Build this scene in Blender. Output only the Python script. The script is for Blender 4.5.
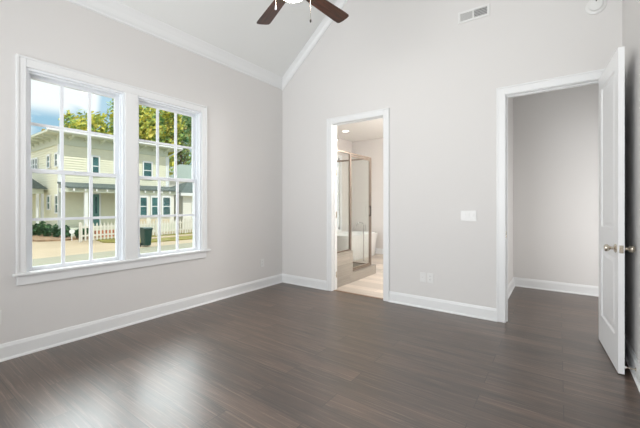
import bpy, bmesh, math, random
from mathutils import Vector, Matrix
random.seed(7)
for o in list(bpy.data.objects): bpy.data.objects.remove(o)
sc = bpy.context.scene
COL = sc.collection

# ------------------------------------------------------------------ camera, sky, sun, lights, exposure
YAW = 0.62284591
CX, CY, EYE, F = 3.636, -4.019, 1.257, 332.54
cam = bpy.data.cameras.new('camera'); camo = bpy.data.objects.new('camera', cam); COL.objects.link(camo)
camo.location = (CX, CY, EYE); camo.rotation_euler = (math.pi/2, 0, YAW)
cam.sensor_width = 36; cam.lens = 36*F/640; cam.shift_y = -9.7/640; cam.clip_start = .02; cam.clip_end = 400
sc.camera = camo
sc.view_settings.view_transform = 'Standard'; sc.view_settings.look = 'None'
sc.view_settings.gamma = 1; sc.view_settings.use_curve_mapping = False
sc.view_settings.exposure = 0.0

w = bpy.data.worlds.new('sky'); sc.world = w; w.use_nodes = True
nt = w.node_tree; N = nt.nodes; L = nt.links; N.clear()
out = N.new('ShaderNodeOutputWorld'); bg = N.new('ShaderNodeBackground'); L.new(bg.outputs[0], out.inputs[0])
tc = N.new('ShaderNodeTexCoord'); sep = N.new('ShaderNodeSeparateXYZ'); L.new(tc.outputs['Generated'], sep.inputs[0])
grad = N.new('ShaderNodeValToRGB'); L.new(sep.outputs[2], grad.inputs[0])
e = grad.color_ramp.elements
e[0].position = 0; e[0].color = (.42, .55, .66, 1); e[1].position = .7; e[1].color = (.07, .20, .52, 1)
g2 = e.new(.28); g2.color = (.27, .50, .68, 1)
mp = N.new('ShaderNodeMapping'); mp.inputs['Scale'].default_value = (1, 1, 2.6); mp.inputs['Location'].default_value = (.35, .1, .15)
L.new(tc.outputs['Generated'], mp.inputs[0])
ns = N.new('ShaderNodeTexNoise'); ns.inputs['Scale'].default_value = 3.2; ns.inputs['Detail'].default_value = 7; ns.inputs['Roughness'].default_value = .55
L.new(mp.outputs[0], ns.inputs[0])
cr = N.new('ShaderNodeValToRGB'); cr.color_ramp.elements[0].position = .40; cr.color_ramp.elements[1].position = .52
L.new(ns.outputs['Fac'], cr.inputs[0])
mx = N.new('ShaderNodeMix'); mx.data_type = 'RGBA'; mx.clamp_factor = True
L.new(cr.outputs[0], mx.inputs[0]); L.new(grad.outputs[0], mx.inputs[6]); mx.inputs[7].default_value = (.88, .90, .92, 1)
L.new(mx.outputs[2], bg.inputs[0])
# bright unseen patch added to the western sky to strengthen the floor sheen
def mr(src, a, b, c, d):
    n = N.new('ShaderNodeMapRange'); n.interpolation_type = 'SMOOTHSTEP'; L.new(src, n.inputs[0])
    for i, v in enumerate((a, b, c, d)): n.inputs[1+i].default_value = v
    return n.outputs[0]
def mth(op, a, b):
    n = N.new('ShaderNodeMath'); n.operation = op
    for i, v in enumerate((a, b)):
        if isinstance(v, (int, float)): n.inputs[i].default_value = v
        else: L.new(v, n.inputs[i])
    return n.outputs[0]
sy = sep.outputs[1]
sheen_boost = mth('MULTIPLY', mth('MULTIPLY', mr(sep.outputs[2], .34, .46, 0, 1), mr(sep.outputs[2], .65, .85, 1, 0)), mr(sep.outputs[0], -.7, -.3, 1, 0))
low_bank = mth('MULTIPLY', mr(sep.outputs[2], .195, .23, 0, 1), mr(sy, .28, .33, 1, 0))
L.new(mth('MAXIMUM', mth('MAXIMUM', low_bank, mth('MULTIPLY', sheen_boost, 3)), mth('MULTIPLY', cr.outputs[0], mr(sy, .335, .35, 1, .25))), mx.inputs[0])
L.new(mth('ADD', mth('MULTIPLY', sheen_boost, 9.5), 1.25), bg.inputs[1])

def light(name, kind, loc, energy, color=(1, 1, 1), aim=None, **kw):
    d = bpy.data.lights.new(name, kind); d.energy = energy; d.color = color
    for k, v in kw.items(): setattr(d, k, v)
    o = bpy.data.objects.new(name, d); COL.objects.link(o); o.location = loc
    if aim is not None: o.rotation_euler = Vector(aim).to_track_quat('-Z', 'Y').to_euler()
    return o
light('sun', 'SUN', (20, 5, 20), 3.2, (1, .95, .87), aim=(-.52, -.10, -.83), angle=math.radians(.6))
# unseen fill lights added behind the camera to brighten the room
light('near_wall_fill', 'AREA', (1.9, -5.42, 1.75), 57, (.975, .99, 1.0), spread=math.radians(115), aim=(.10, 1, .05), shape='RECTANGLE', size=1.9, size_y=2.5)
light('near_wall_up_fill', 'AREA', (2.3, -5.0, .62), 29, (.975, .99, 1.0), spread=math.radians(130), aim=(0, .55, 1), shape='RECTANGLE', size=1.8, size_y=.6)  # upward fill added inside the room to brighten the vault
light('bathroom_fill', 'POINT', (2.1, 1.3, 2.35), 120, (1, .965, .93), shadow_soft_size=.2)  # point fill added out of sight to brighten bathroom walls and ceiling
light('hall_fill', 'AREA', (4.95, .75, 1.05), 21, (1, .99, .97), aim=(-1, .2, -.1), shape='RECTANGLE', size=1.0, size_y=1.7)  # area fill added out of sight in the hall, no window behind it

# ------------------------------------------------------------------ materials
def mat(name, col, rough=.6, metal=0, bump=0, bscale=200, var=0, vscale=3, spec=None, coat=0):
    m = bpy.data.materials.new(name); m.use_nodes = True
    t = m.node_tree; b = t.nodes['Principled BSDF']
    b.inputs['Base Color'].default_value = (*col, 1); b.inputs['Roughness'].default_value = rough; b.inputs['Metallic'].default_value = metal
    if spec is not None: b.inputs['IOR'].default_value = spec
    if coat: b.inputs['Coat Weight'].default_value = coat
    c = t.nodes.new('ShaderNodeTexCoord')
    if var:
        n = t.nodes.new('ShaderNodeTexNoise'); n.inputs['Scale'].default_value = vscale; n.inputs['Detail'].default_value = 4
        t.links.new(c.outputs['Object'], n.inputs[0])
        r = t.nodes.new('ShaderNodeValToRGB'); t.links.new(n.outputs['Fac'], r.inputs[0])
        r.color_ramp.elements[0].position = .3; r.color_ramp.elements[1].position = .7
        r.color_ramp.elements[0].color = (*[max(0, x*(1-var)) for x in col], 1); r.color_ramp.elements[1].color = (*[min(1, x*(1+var)) for x in col], 1)
        t.links.new(r.outputs[0], b.inputs['Base Color'])
    if bump:
        n = t.nodes.new('ShaderNodeTexNoise'); n.inputs['Scale'].default_value = bscale; n.inputs['Detail'].default_value = 2
        t.links.new(c.outputs['Object'], n.inputs[0])
        bp = t.nodes.new('ShaderNodeBump'); bp.inputs['Strength'].default_value = bump; bp.inputs['Distance'].default_value = .002
        t.links.new(n.outputs['Fac'], bp.inputs['Height']); t.links.new(bp.outputs[0], b.inputs['Normal'])
    return m

def emat(name, col, s):
    m = bpy.data.materials.new(name); m.use_nodes = True; b = m.node_tree.nodes['Principled BSDF']
    b.inputs['Base Color'].default_value = (*col, 1); b.inputs['Emission Color'].default_value = (*col, 1); b.inputs['Emission Strength'].default_value = s
    return m

def glass_mat(name, tint=(1, 1, 1), refl=1.0):
    m = bpy.data.materials.new(name); m.use_nodes = True; t = m.node_tree; t.nodes.clear()
    o = t.nodes.new('ShaderNodeOutputMaterial'); mixs = t.nodes.new('ShaderNodeMixShader')
    tr = t.nodes.new('ShaderNodeBsdfTransparent'); tr.inputs[0].default_value = (*tint, 1)
    gl = t.nodes.new('ShaderNodeBsdfGlossy'); gl.inputs['Roughness'].default_value = 0.02
    lw = t.nodes.new('ShaderNodeLayerWeight'); lw.inputs[0].default_value = .5
    pw = t.nodes.new('ShaderNodeMath'); pw.operation = 'POWER'; pw.inputs[1].default_value = 5; t.links.new(lw.outputs['Facing'], pw.inputs[0])
    mu = t.nodes.new('ShaderNodeMath'); mu.operation = 'MULTIPLY_ADD'; mu.inputs[1].default_value = .7*refl; mu.inputs[2].default_value = .025*refl
    t.links.new(pw.outputs[0], mu.inputs[0]); t.links.new(mu.outputs[0], mixs.inputs[0])
    t.links.new(tr.outputs[0], mixs.inputs[1]); t.links.new(gl.outputs[0], mixs.inputs[2]); t.links.new(mixs.outputs[0], o.inputs[0])
    return m

def plank_mat(name, bw, bh, c1, c2, streak, seam, rough, vertical=False, plane='xy', fine=1.0, mortar=.0022, spec=1.5):
    m = bpy.data.materials.new(name); m.use_nodes = True; t = m.node_tree; b = t.nodes['Principled BSDF']; lk = t.links.new
    c = t.nodes.new('ShaderNodeTexCoord'); g = t.nodes.new('ShaderNodeNewGeometry')
    mpn = t.nodes.new('ShaderNodeMapping'); lk(g.outputs['Position'], mpn.inputs[0])
    if plane == 'yz': mpn.inputs['Rotation'].default_value = (math.pi/2, 0, math.pi/2)
    if plane == 'yz':
        s_ = t.nodes.new('ShaderNodeSeparateXYZ'); cmb = t.nodes.new('ShaderNodeCombineXYZ'); lk(g.outputs['Position'], s_.inputs[0])
        lk(s_.outputs[1], cmb.inputs[0]); lk(s_.outputs[2], cmb.inputs[1]); lk(s_.outputs[0], cmb.inputs[2]); src = cmb.outputs[0]
    else: src = g.outputs['Position']
    br = t.nodes.new('ShaderNodeTexBrick'); lk(src, br.inputs[0])
    br.inputs['Scale'].default_value = 1; br.inputs['Brick Width'].default_value = bw; br.inputs['Row Height'].default_value = bh
    br.inputs['Mortar Size'].default_value = mortar; br.inputs['Mortar Smooth'].default_value = .3; br.offset = .37; br.offset_frequency = 2
    br.inputs['Color1'].default_value = (0, 0, 0, 1); br.inputs['Color2'].default_value = (1, 1, 1, 1); br.inputs['Mortar'].default_value = (.5, .5, .5, 1)
    # grain: stretched noise, shifted per plank
    sh = t.nodes.new('ShaderNodeVectorMath'); sh.operation = 'MULTIPLY_ADD'; lk(br.outputs['Color'], sh.inputs[0]); sh.inputs[1].default_value = (13, 7, 5); lk(src, sh.inputs[2])
    def noise(scl, sc_, det, ro, dist=0):
        mm = t.nodes.new('ShaderNodeMapping'); mm.inputs['Scale'].default_value = scl; lk(sh.outputs[0], mm.inputs[0])
        n = t.nodes.new('ShaderNodeTexNoise'); n.inputs['Scale'].default_value = sc_; n.inputs['Detail'].default_value = det; n.inputs['Roughness'].default_value = ro; n.inputs['Distortion'].default_value = dist
        lk(mm.outputs[0], n.inputs[0]); return n
    n1 = noise((.7, 7.5, 1), 1.7*fine, 6, .62, .3); n2 = noise((.5, 20, 1), 4.5*fine, 6, .7, .15)
    r1 = t.nodes.new('ShaderNodeValToRGB'); lk(n1.outputs['Fac'], r1.inputs[0])
    r1.color_ramp.elements[0].position = .30; r1.color_ramp.elements[0].color = (*c1, 1); r1.color_ramp.elements[1].position = .72; r1.color_ramp.elements[1].color = (*c2, 1)
    r2 = t.nodes.new('ShaderNodeValToRGB'); lk(n2.outputs['Fac'], r2.inputs[0]); r2.color_ramp.elements[0].position = .52; r2.color_ramp.elements[1].position = .74
    m1 = t.nodes.new('ShaderNodeMix'); m1.data_type = 'RGBA'; mu = t.nodes.new('ShaderNodeMath'); mu.operation = 'MULTIPLY'; mu.inputs[1].default_value = .55
    lk(r2.outputs[0], mu.inputs[0]); lk(mu.outputs[0], m1.inputs[0]); lk(r1.outputs[0], m1.inputs[6]); m1.inputs[7].default_value = (*streak, 1)
    # per plank brightness
    hs = t.nodes.new('ShaderNodeHueSaturation'); lk(m1.outputs[2], hs.inputs['Color'])
    pr = t.nodes.new('ShaderNodeMapRange'); sp = t.nodes.new('ShaderNodeSeparateColor'); lk(br.outputs['Color'], sp.inputs[0]); lk(sp.outputs[0], pr.inputs[0])
    pr.inputs[3].default_value = .80; pr.inputs[4].default_value = 1.2; lk(pr.outputs[0], hs.inputs['Value'])
    m2 = t.nodes.new('ShaderNodeMix'); m2.data_type = 'RGBA'; lk(br.outputs['Fac'], m2.inputs[0]); lk(hs.outputs[0], m2.inputs[6]); m2.inputs[7].default_value = (*seam, 1)
    lk(m2.outputs[2], b.inputs['Base Color']); b.inputs['Specular IOR Level'].default_value = spec
    rr = t.nodes.new('ShaderNodeMapRange'); lk(n1.outputs['Fac'], rr.inputs[0]); rr.inputs[3].default_value = rough-.05; rr.inputs[4].default_value = rough+.08; lk(rr.outputs[0], b.inputs['Roughness'])
    bp = t.nodes.new('ShaderNodeBump'); bp.inputs['Strength'].default_value = .12; bp.inputs['Distance'].default_value = .002; lk(n2.outputs['Fac'], bp.inputs['Height']); lk(bp.outputs[0], b.inputs['Normal'])
    return m

M = {}
M['wall'] = mat('greige_wall_paint', (.73, .716, .704), .85, bump=.05, bscale=300)
M['ceiling'] = mat('ceiling_paint', (.80, .81, .80), .9, bump=.05, bscale=250)
M['trim'] = mat('white_trim_paint', (.82, .83, .835), .38)
M['door'] = mat('white_door_paint', (.90, .91, .92), .35)
M['vinyl'] = mat('white_vinyl', (.86, .89, .93), .35)
M['plastic'] = mat('white_plastic', (.79, .79, .78), .35)
M['slot'] = mat('dark_slot', (.03, .03, .03), .6)
M['greygap'] = mat('louver_shadow_grey', (.16, .16, .165), .6)
M['louver'] = mat('louver_metal', (.62, .62, .61), .45)
M['floor'] = plank_mat('dark_wood_planks', 1.22, .18, (.026, .015, .010), (.125, .078, .054), (.38, .27, .20), (.012, .008, .006), .33, spec=1.68)
M['bathfloor'] = plank_mat('pale_wood_tile', .9, .16, (.44, .38, .32), (.62, .55, .48), (.68, .62, .55), (.38, .33, .28), .4, mortar=.002)
M['showertile'] = plank_mat('grey_wood_tile_vertical', .9, .16, (.26, .24, .20), (.42, .385, .33), (.50, .46, .40), (.20, .18, .15), .4, plane='yz', mortar=.002)
M['glass'] = glass_mat('window_glass', (.95, .975, .965), .3)
M['shglass'] = glass_mat('shower_glass', (.975, .985, .98), .8)
M['bronze'] = mat('brushed_nickel_frame', (.27, .22, .18), .38, metal=.7)
M['nickel'] = mat('satin_nickel', (.62, .56, .47), .25, metal=1)
M['darkmetal'] = mat('dark_bronze_handle', (.04, .035, .03), .4, metal=.6)
M['chrome'] = mat('chrome', (.7, .7, .7), .12, metal=1)
M['tub'] = mat('white_acrylic', (.84, .84, .83), .2)
M['bathwall'] = mat('bathroom_wall_paint', (.72, .69, .665), .85)
M['bathceiling'] = mat('bathroom_ceiling_paint', (.84, .82, .79), .9)
M['globe'] = emat('lit_frosted_glass', (1, .90, .78), 34)
M['can'] = emat('lit_downlight', (1, .93, .82), 6)
M['ext'] = mat('exterior_wall_paint', (.7, .7, .66), .9)
M['shingle_own'] = mat('own_roof', (.15, .15, .15), .9)
def wood_blade():
    m = mat('walnut_blade', (.05, .02, .012), .33); t = m.node_tree; b = t.nodes['Principled BSDF']
    c = t.nodes.new('ShaderNodeTexCoord'); mm = t.nodes.new('ShaderNodeMapping'); mm.inputs['Scale'].default_value = (2, 30, 2); t.links.new(c.outputs['Object'], mm.inputs[0])
    n = t.nodes.new('ShaderNodeTexNoise'); n.inputs['Scale'].default_value = 2; n.inputs['Detail'].default_value = 5; t.links.new(mm.outputs[0], n.inputs[0])
    r = t.nodes.new('ShaderNodeValToRGB'); r.color_ramp.elements[0].position = .35; r.color_ramp.elements[1].position = .7
    r.color_ramp.elements[0].color = (.030, .010, .006, 1); r.color_ramp.elements[1].color = (.10, .031, .016, 1)
    t.links.new(n.outputs['Fac'], r.inputs[0]); t.links.new(r.outputs[0], b.inputs['Base Color']); return m
M['blade'] = wood_blade()
M['fanmetal'] = mat('fan_bronze_metal', (.10, .07, .05), .35, metal=.7)
# outdoors
M['siding'] = mat('cream_siding', (.78, .77, .61), .7, var=.03)
M['whitesiding'] = mat('white_siding', (.80, .79, .72), .7)
M['housetrim'] = mat('house_trim', (.60, .64, .53), .6)
M['housewhite'] = mat('house_white_trim', (.82, .84, .84), .5)
M['pane'] = mat('dark_teal_pane', (.05, .13, .13), .15, var=.4, vscale=1.5)
M['teal'] = mat('teal_front_door', (.10, .24, .22), .5)
M['shingle'] = mat('grey_green_shingles', (.12, .15, .14), 1, var=.2, vscale=6)
M['palerooof'] = mat('pale_metal_roof', (.30, .36, .32), .8)
M['pan'] = mat('tan_panel', (.66, .56, .40), .7)
M['concrete'] = mat('tan_concrete', (.40, .32, .21), .9, var=.08, vscale=.6)
M['asphalt'] = mat('pale_grey_street', (.25, .245, .175), .9, var=.06, vscale=.8)
M['sidewalk'] = mat('pale_sidewalk', (.45, .36, .24), .9)
M['grass'] = mat('autumn_grass', (.22, .20, .035), .9, var=.35, vscale=2)
M['bed'] = mat('mulch_bed', (.30, .20, .12), .9, var=.3, vscale=5)
M['fence'] = mat('white_fence_paint', (.72, .70, .63), .6)
M['bin'] = mat('dark_green_plastic', (.010, .045, .034), .5)
M['rubber'] = mat('black_rubber', (.02, .02, .02), .7)
M['bark'] = mat('bark', (.16, .11, .08), .9, var=.3, vscale=8)
def leaf(name, cols, sc_=1.1):
    m = bpy.data.materials.new(name); m.use_nodes = True; t = m.node_tree; b = t.nodes['Principled BSDF']; b.inputs['Roughness'].default_value = .8
    g = t.nodes.new('ShaderNodeNewGeometry'); n = t.nodes.new('ShaderNodeTexNoise'); n.inputs['Scale'].default_value = sc_; n.inputs['Detail'].default_value = 6; n.inputs['Roughness'].default_value = .75
    t.links.new(g.outputs['Position'], n.inputs[0]); r = t.nodes.new('ShaderNodeValToRGB'); t.links.new(n.outputs['Fac'], r.inputs[0])
    el = r.color_ramp.elements; k = len(cols)
    el[0].position = .33; el[0].color = (*cols[0], 1); el[1].position = .67; el[1].color = (*cols[-1], 1)
    for i in range(1, k-1): x = el.new(.33+.34*i/(k-1)); x.color = (*cols[i], 1)
    t.links.new(r.outputs[0], b.inputs['Base Color']); return m
M['leafy'] = leaf('yellow_green_leaves', [(.06, .20, .08), (.24, .36, .09), (.66, .60, .09), (.80, .60, .16)])
M['leafg'] = leaf('green_autumn_leaves', [(.05, .20, .13), (.16, .34, .15), (.42, .48, .16), (.70, .50, .24)])
M['leafo'] = leaf('orange_brown_leaves', [(.14, .20, .10), (.40, .32, .10), (.62, .45, .16)])
M['shrub'] = leaf('dark_shrub_leaves', [(.02, .07, .04), (.05, .14, .06), (.14, .24, .10)], 4)

# ------------------------------------------------------------------ geometry helpers
class MB:
    def __init__(s): s.bm = bmesh.new()
    def box(s, x0, x1, y0, y1, z0, z1, bev=0, rot=None, piv=None):
        r = bmesh.ops.create_cube(s.bm, size=1); vs = r['verts']
        for v in vs: v.co = Vector(((x0+x1)/2+v.co.x*(x1-x0), (y0+y1)/2+v.co.y*(y1-y0), (z0+z1)/2+v.co.z*(z1-z0)))
        if bev:
            es = {e for v in vs for e in v.link_edges}
            rr = bmesh.ops.bevel(s.bm, geom=list(es), offset=bev, segments=2, affect='EDGES', profile=.5)
            vs = list({v for v in rr['verts']} | {v for v in vs if v.is_valid})
        if rot is not None: bmesh.ops.rotate(s.bm, verts=vs, cent=piv or (0, 0, 0), matrix=rot)
        return s
    def prism(s, poly, d):                # poly: 3-D points, d: extrusion vector
        a = [s.bm.verts.new(p) for p in poly]; d = Vector(d); b = [s.bm.verts.new(Vector(p)+d) for p in poly]
        n = len(a); s.bm.faces.new(a[::-1]); s.bm.faces.new(b)
        for i in range(n): s.bm.faces.new((a[i], a[(i+1) % n], b[(i+1) % n], b[i]))
        return s
    def tube(s, p0, p1, r0, r1=None, seg=16, cap=True):
        r1 = r0 if r1 is None else r1; p0, p1 = Vector(p0), Vector(p1); d = p1-p0
        q = d.to_track_quat('Z', 'Y'); A = []; B = []
        for i in range(seg):
            a = 2*math.pi*i/seg; u = q @ Vector((math.cos(a), math.sin(a), 0))
            A.append(s.bm.verts.new(p0+u*r0)); B.append(s.bm.verts.new(p1+u*r1))
        for i in range(seg): j = (i+1) % seg; s.bm.faces.new((A[i], A[j], B[j], B[i]))
        if cap: s.bm.faces.new(A[::-1]); s.bm.faces.new(B)
        return s
    def path(s, pts, r, seg=10):
        for a, b in zip(pts, pts[1:]): s.tube(a, b, r, seg=seg)
        for p in pts[1:-1]: s.ball(p, r, 8)
        return s
    def ball(s, c, r, seg=16, scale=(1, 1, 1)):
        x = bmesh.ops.create_uvsphere(s.bm, u_segments=seg, v_segments=max(6, seg//2), radius=r)
        for v in x['verts']: v.co = Vector((v.co.x*scale[0], v.co.y*scale[1], v.co.z*scale[2]))+Vector(c)
        return s
    def lathe(s, c, prof, axis='z', seg=32):   # prof: (radius, height) pairs
        rings = []
        for r, h in prof:
            ring = []
            for i in range(seg):
                a = 2*math.pi*i/seg; x, y = r*math.cos(a), r*math.sin(a)
                p = {'z': (x, y, h), 'x': (h, x, y), 'y': (x, h, y)}[axis]
                ring.append(s.bm.verts.new(Vector(c)+Vector(p)))
            rings.append(ring)
        for A, B in zip(rings, rings[1:]):
            for i in range(seg): j = (i+1) % seg; s.bm.faces.new((A[i], A[j], B[j], B[i]))
        s.bm.faces.new(rings[0][::-1]); s.bm.faces.new(rings[-1]); return s
    def build(s, name, m, parent=None, smooth=False, bev=0, **props):
        bm = s.bm
        bmesh.ops.recalc_face_normals(bm, faces=bm.faces)
        if parent is None:
            xs = [v.co for v in bm.verts]
            o0 = Vector(((min(v.x for v in xs)+max(v.x for v in xs))/2, (min(v.y for v in xs)+max(v.y for v in xs))/2, min(v.z for v in xs)))
        else: o0 = wloc(parent)
        for v in bm.verts: v.co -= o0
        me = bpy.data.meshes.new(name); bm.to_mesh(me); bm.free()
        me.materials.append(M[m] if isinstance(m, str) else m)
        o = bpy.data.objects.new(name, me); COL.objects.link(o)
        if parent is None: o.location = o0
        else: o.parent = parent
        if smooth:
            for p in me.polygons: p.use_smooth = True
            md = o.modifiers.new('split', 'EDGE_SPLIT'); md.split_angle = math.radians(38)
        if bev:
            md = o.modifiers.new('bevel', 'BEVEL'); md.width = bev; md.segments = 2; md.limit_method = 'ANGLE'
        for k, v in props.items(): o[k] = v
        return o
def wloc(o):
    p = Vector((0, 0, 0))
    while o is not None: p = p+o.location; o = o.parent
    return p
def thing(name, label, cat, loc=(0, 0, 0), group=None):
    o = bpy.data.objects.new(name, None); COL.objects.link(o); o.location = loc; o['label'] = label; o['category'] = cat
    if group: o['group'] = group
    return o
def struct(name, mb, m, label=None, **k):
    o = mb.build(name, m, **k); o['kind'] = 'structure'
    if label: o['label'] = label
    return o
def sroot(name, loc, label=None):
    o = bpy.data.objects.new(name, None); COL.objects.link(o); o.location = loc; o['kind'] = 'structure'
    if label: o['label'] = label
    return o
def children(o): return [c for c in COL.objects if c.parent == o]
def copy_tree(o, parent=None):
    c = o.copy(); COL.objects.link(c); c.parent = parent
    for ch in children(o): copy_tree(ch, c)
    return c
def yat(u, X):     # where a sight line at picture column u crosses the outdoor plane x = X
    k = (u-320)/332.54; qx = -.5834+.8122*k; qy = .8122+.5834*k
    t = (X-CX)/qx; return CY+t*qy
def zat(u, v, X):
    k = (u-320)/332.54; t = (X-CX)/(-.5834+.8122*k); return EYE+t*(204.29-v)/332.54
def gpt(u, t): k = (u-320)/332.54; return CX+t*(-.5834+.8122*k), CY+t*(.8122+.5834*k)

# ------------------------------------------------------------------ room shell
W, YN, SL, ZE = 4.10, -5.30, .83, 3.21       # width, near wall, vault slope, ceiling height at the eaves
XR = W/2; ZR = ZE+SL*XR
struct('floor', MB().box(-.02, 5.2, YN-.02, .06, -.10, 0).box(3.0, 5.2, .06, 1.95, -.10, 0), 'floor')
struct('floor_bathroom', MB().box(-.95, 3.0, .06, 3.80, -.10, 0.0), 'bathfloor')
# left wall with two window openings
WZ0, WZ1 = .66, 2.41; WA = (-3.192, -2.408); WB = (-2.284, -1.505)
m = MB(); X0 = -.16
m.box(X0, 0, YN-.14, WA[0], -.1, ZE); m.box(X0, 0, WA[1], WB[0], -.1, ZE); m.box(X0, 0, WB[1], .12, -.1, ZE)
for a in (WA, WB): m.box(X0, 0, a[0], a[1], -.1, WZ0); m.box(X0, 0, a[0], a[1], WZ1, ZE)
struct('wall_left', m, 'wall')
# back wall with two doorways, gabled
D1 = (.965, 1.775); D2 = (3.175, 3.956); DH = 2.42
m = MB(); m.box(0, D1[0], 0, .12, 0, ZE); m.box(D1[1], D2[0], 0, .12, 0, ZE); m.box(D2[1], W, 0, .12, 0, ZE)
for a in (D1, D2): m.box(a[0], a[1], 0, .12, DH, ZE)
m.prism([(0, 0, ZE), (W, 0, ZE), (XR, 0, ZR)], (0, .12, 0))
struct('wall_back', m, 'wall')
struct('wall_right', MB().box(W, W+.14, YN-.14, 0.12, -.1, ZE), 'wall')
# near wall, with an opening and window frame added for the fill light
NX = (.4, 3.7); NZ = (.45, 3.05)
m = MB(); m.box(0, NX[0], YN-.14, YN, 0, ZE).box(NX[1], W, YN-.14, YN, 0, ZE).box(NX[0], NX[1], YN-.14, YN, 0, NZ[0]).box(NX[0], NX[1], YN-.14, YN, NZ[1], ZE)
m.prism([(0, YN-.14, ZE), (W, YN-.14, ZE), (XR, YN-.14, ZR)], (0, .14, 0))
struct('wall_near', m, 'wall')
m = MB()
for x in (NX[0], 1.46, 2.52, NX[1]-.06): m.box(x, x+.06, YN-.10, YN-.04, *NZ)
for z in (NZ[0], NZ[1]-.06): m.box(NX[0], NX[1], YN-.10, YN-.04, z, z+.06)
wn = struct('added_window', m, 'vinyl', 'unseen wide white window frame added around the fill light')
# vaulted ceiling, two slopes
m = MB(); m.prism([(-.16, YN-.14, ZE-SL*.16), (XR, YN-.14, ZR), (XR, YN-.14, ZR+.12), (-.16, YN-.14, ZE-SL*.16+.12)], (0, 5.56, 0))
m.prism([(W+.14, YN-.14, ZE-SL*.14), (W+.14, YN-.14, ZE-SL*.14+.12), (XR, YN-.14, ZR+.12), (XR, YN-.14, ZR)], (0, 5.56, 0))
struct('ceiling', m, 'ceiling')
# our own roof above it all
m = MB(); zo = ZE-.50
m.prism([(-1.2, YN-.6, 3.05), (XR, YN-.6, ZR+.14), (XR, YN-.6, ZR+.30), (-1.2, YN-.6, 3.21)], (0, 10.6, 0))
m.prism([(W+.9, YN-.6, zo-.2), (W+.9, YN-.6, zo-.04), (XR, YN-.6, ZR+.30), (XR, YN-.6, ZR+.14)], (0, 10.6, 0))
m.prism([(0, 4.3, 3.0), (W, 4.3, 3.0), (XR, 4.3, ZR)], (0, .1, 0))
struct('roof', m, 'shingle_own')

# crown moulding: profile in (along wall normal, drop)
def crown_profile(): return [(0, 0), (.085, 0), (.085, -.012), (.070, -.022), (.045, -.045), (.025, -.075), (.012, -.085), (.012, -.10), (0, -.10)]
m = MB()                                           # left eave
n = Vector((1, 0, SL)).normalized()
pts = []
for a, b in crown_profile(): pts.append((a*.9, YN, ZE+SL*a*.9+b))
m.prism(pts, (0, -YN, 0)); struct('trim_1', m, 'trim', smooth=False)
m = MB()                                           # rakes on the back wall
for sgn in (1, -1):
    d = Vector((sgn*XR, 0, ZR-ZE)); dn = d.normalized(); up = Vector((-dn.z*sgn, 0, abs(dn.x)))
    o0 = Vector((0 if sgn > 0 else W, 0, ZE)); pts = []
    for a, b in crown_profile(): pts.append(o0+Vector((0, -a, 0))+Vector((0, 0, b*1.15)))
    m.prism(pts, d)
struct('trim_2', m, 'trim')
m = MB(); pts = [(W-a*.9, YN, ZE+SL*a*.9+b) for a, b in crown_profile()]
m.prism(pts, (0, -YN, 0)); struct('trim_3', m, 'trim')

# baseboards
def base(name, p0, p1, nrm, mt='trim'):
    p0, p1, nrm = Vector(p0), Vector(p1), Vector(nrm)
    pr = [(0, 0), (.026, 0), (.026, .008), (.019, .018), (.015, .020), (.015, .108), (.011, .118), (.009, .128), (.004, .135), (0, .135)]
    o = MB().prism([p0+nrm*a+Vector((0, 0, b)) for a, b in pr], p1-p0); return struct(name, o, mt)
base('baseboard_left', (0, YN, 0), (0, 0, 0), (1, 0, 0))
base('baseboard_back', (0, 0, 0), (.885, 0, 0), (0, -1, 0))
base('baseboard_back_middle', (1.855, 0, 0), (3.099, 0, 0), (0, -1, 0))
base('baseboard_right', (W, YN, 0), (W, 0, 0), (-1, 0, 0))
base('baseboard_near', (0, YN, 0), (W, YN, 0), (0, 1, 0))

# door casings with jambs
def casing(name, x0, x1, h, label, back=True):
    r = sroot(name, ((x0+x1)/2, 0, 0), label); cw = .078
    m = MB()
    for ys in ((-.018, 0), (.12, .138)) if back else ((-.018, 0),):
        m.box(x0-cw, x0, ys[0], ys[1], 0, h+cw); m.box(x1, x1+cw, ys[0], ys[1], 0, h+cw); m.box(x0, x1, ys[0], ys[1], h, h+cw)
    o = m.build('casing', 'trim', r, bev=.004)
    m = MB().box(x0-.012, x0+.004, -.004, .124, 0, h).box(x1-.004, x1+.012, -.004, .124, 0, h).box(x0, x1, -.004, .124, h-.004, h+.012)
    m.build('jamb', 'trim', r)
    m = MB().box(x0+.004, x0+.014, .045, .08, 0, h-.004).box(x1-.014, x1-.004, .045, .08, 0, h-.004).box(x0+.014, x1-.014, .045, .08, h-.014, h-.004)
    m.build('stop_bead', 'trim', r)
    # back band on the outer edge
    m = MB().box(x0-cw-.004, x0-cw+.012, -.024, 0, 0, h+cw+.004).box(x1+cw-.012, x1+cw+.004, -.024, 0, 0, h+cw+.004).box(x0-cw, x1+cw, -.024, 0, h+cw-.012, h+cw+.004)
    m.build('back_band', 'trim', r, bev=.003)
    return r
c1 = casing('trim_4', *D1, DH, 'white casing around the bathroom doorway')
c2 = casing('trim_5', *D2, DH, 'white casing around the hallway doorway')
MB().box(D2[0]+.0035, D2[0]+.007, .008, .036, .90, .97).build('strike_plate', 'nickel', c2)
for z in (.22, 1.1, 1.72, 2.24):
    MB().box(D1[0]+.0035, D1[0]+.007, .085, .118, z-.045, z+.045).build('hinge_leaf', 'nickel', c1)
struct('threshold_bathroom', MB().box(D1[0], D1[1], .03, .075, 0, .006, bev=.002), mat('threshold_bronze', (.25, .17, .12), .4), 'thin brown strip between wood floor and bathroom tile')

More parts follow.
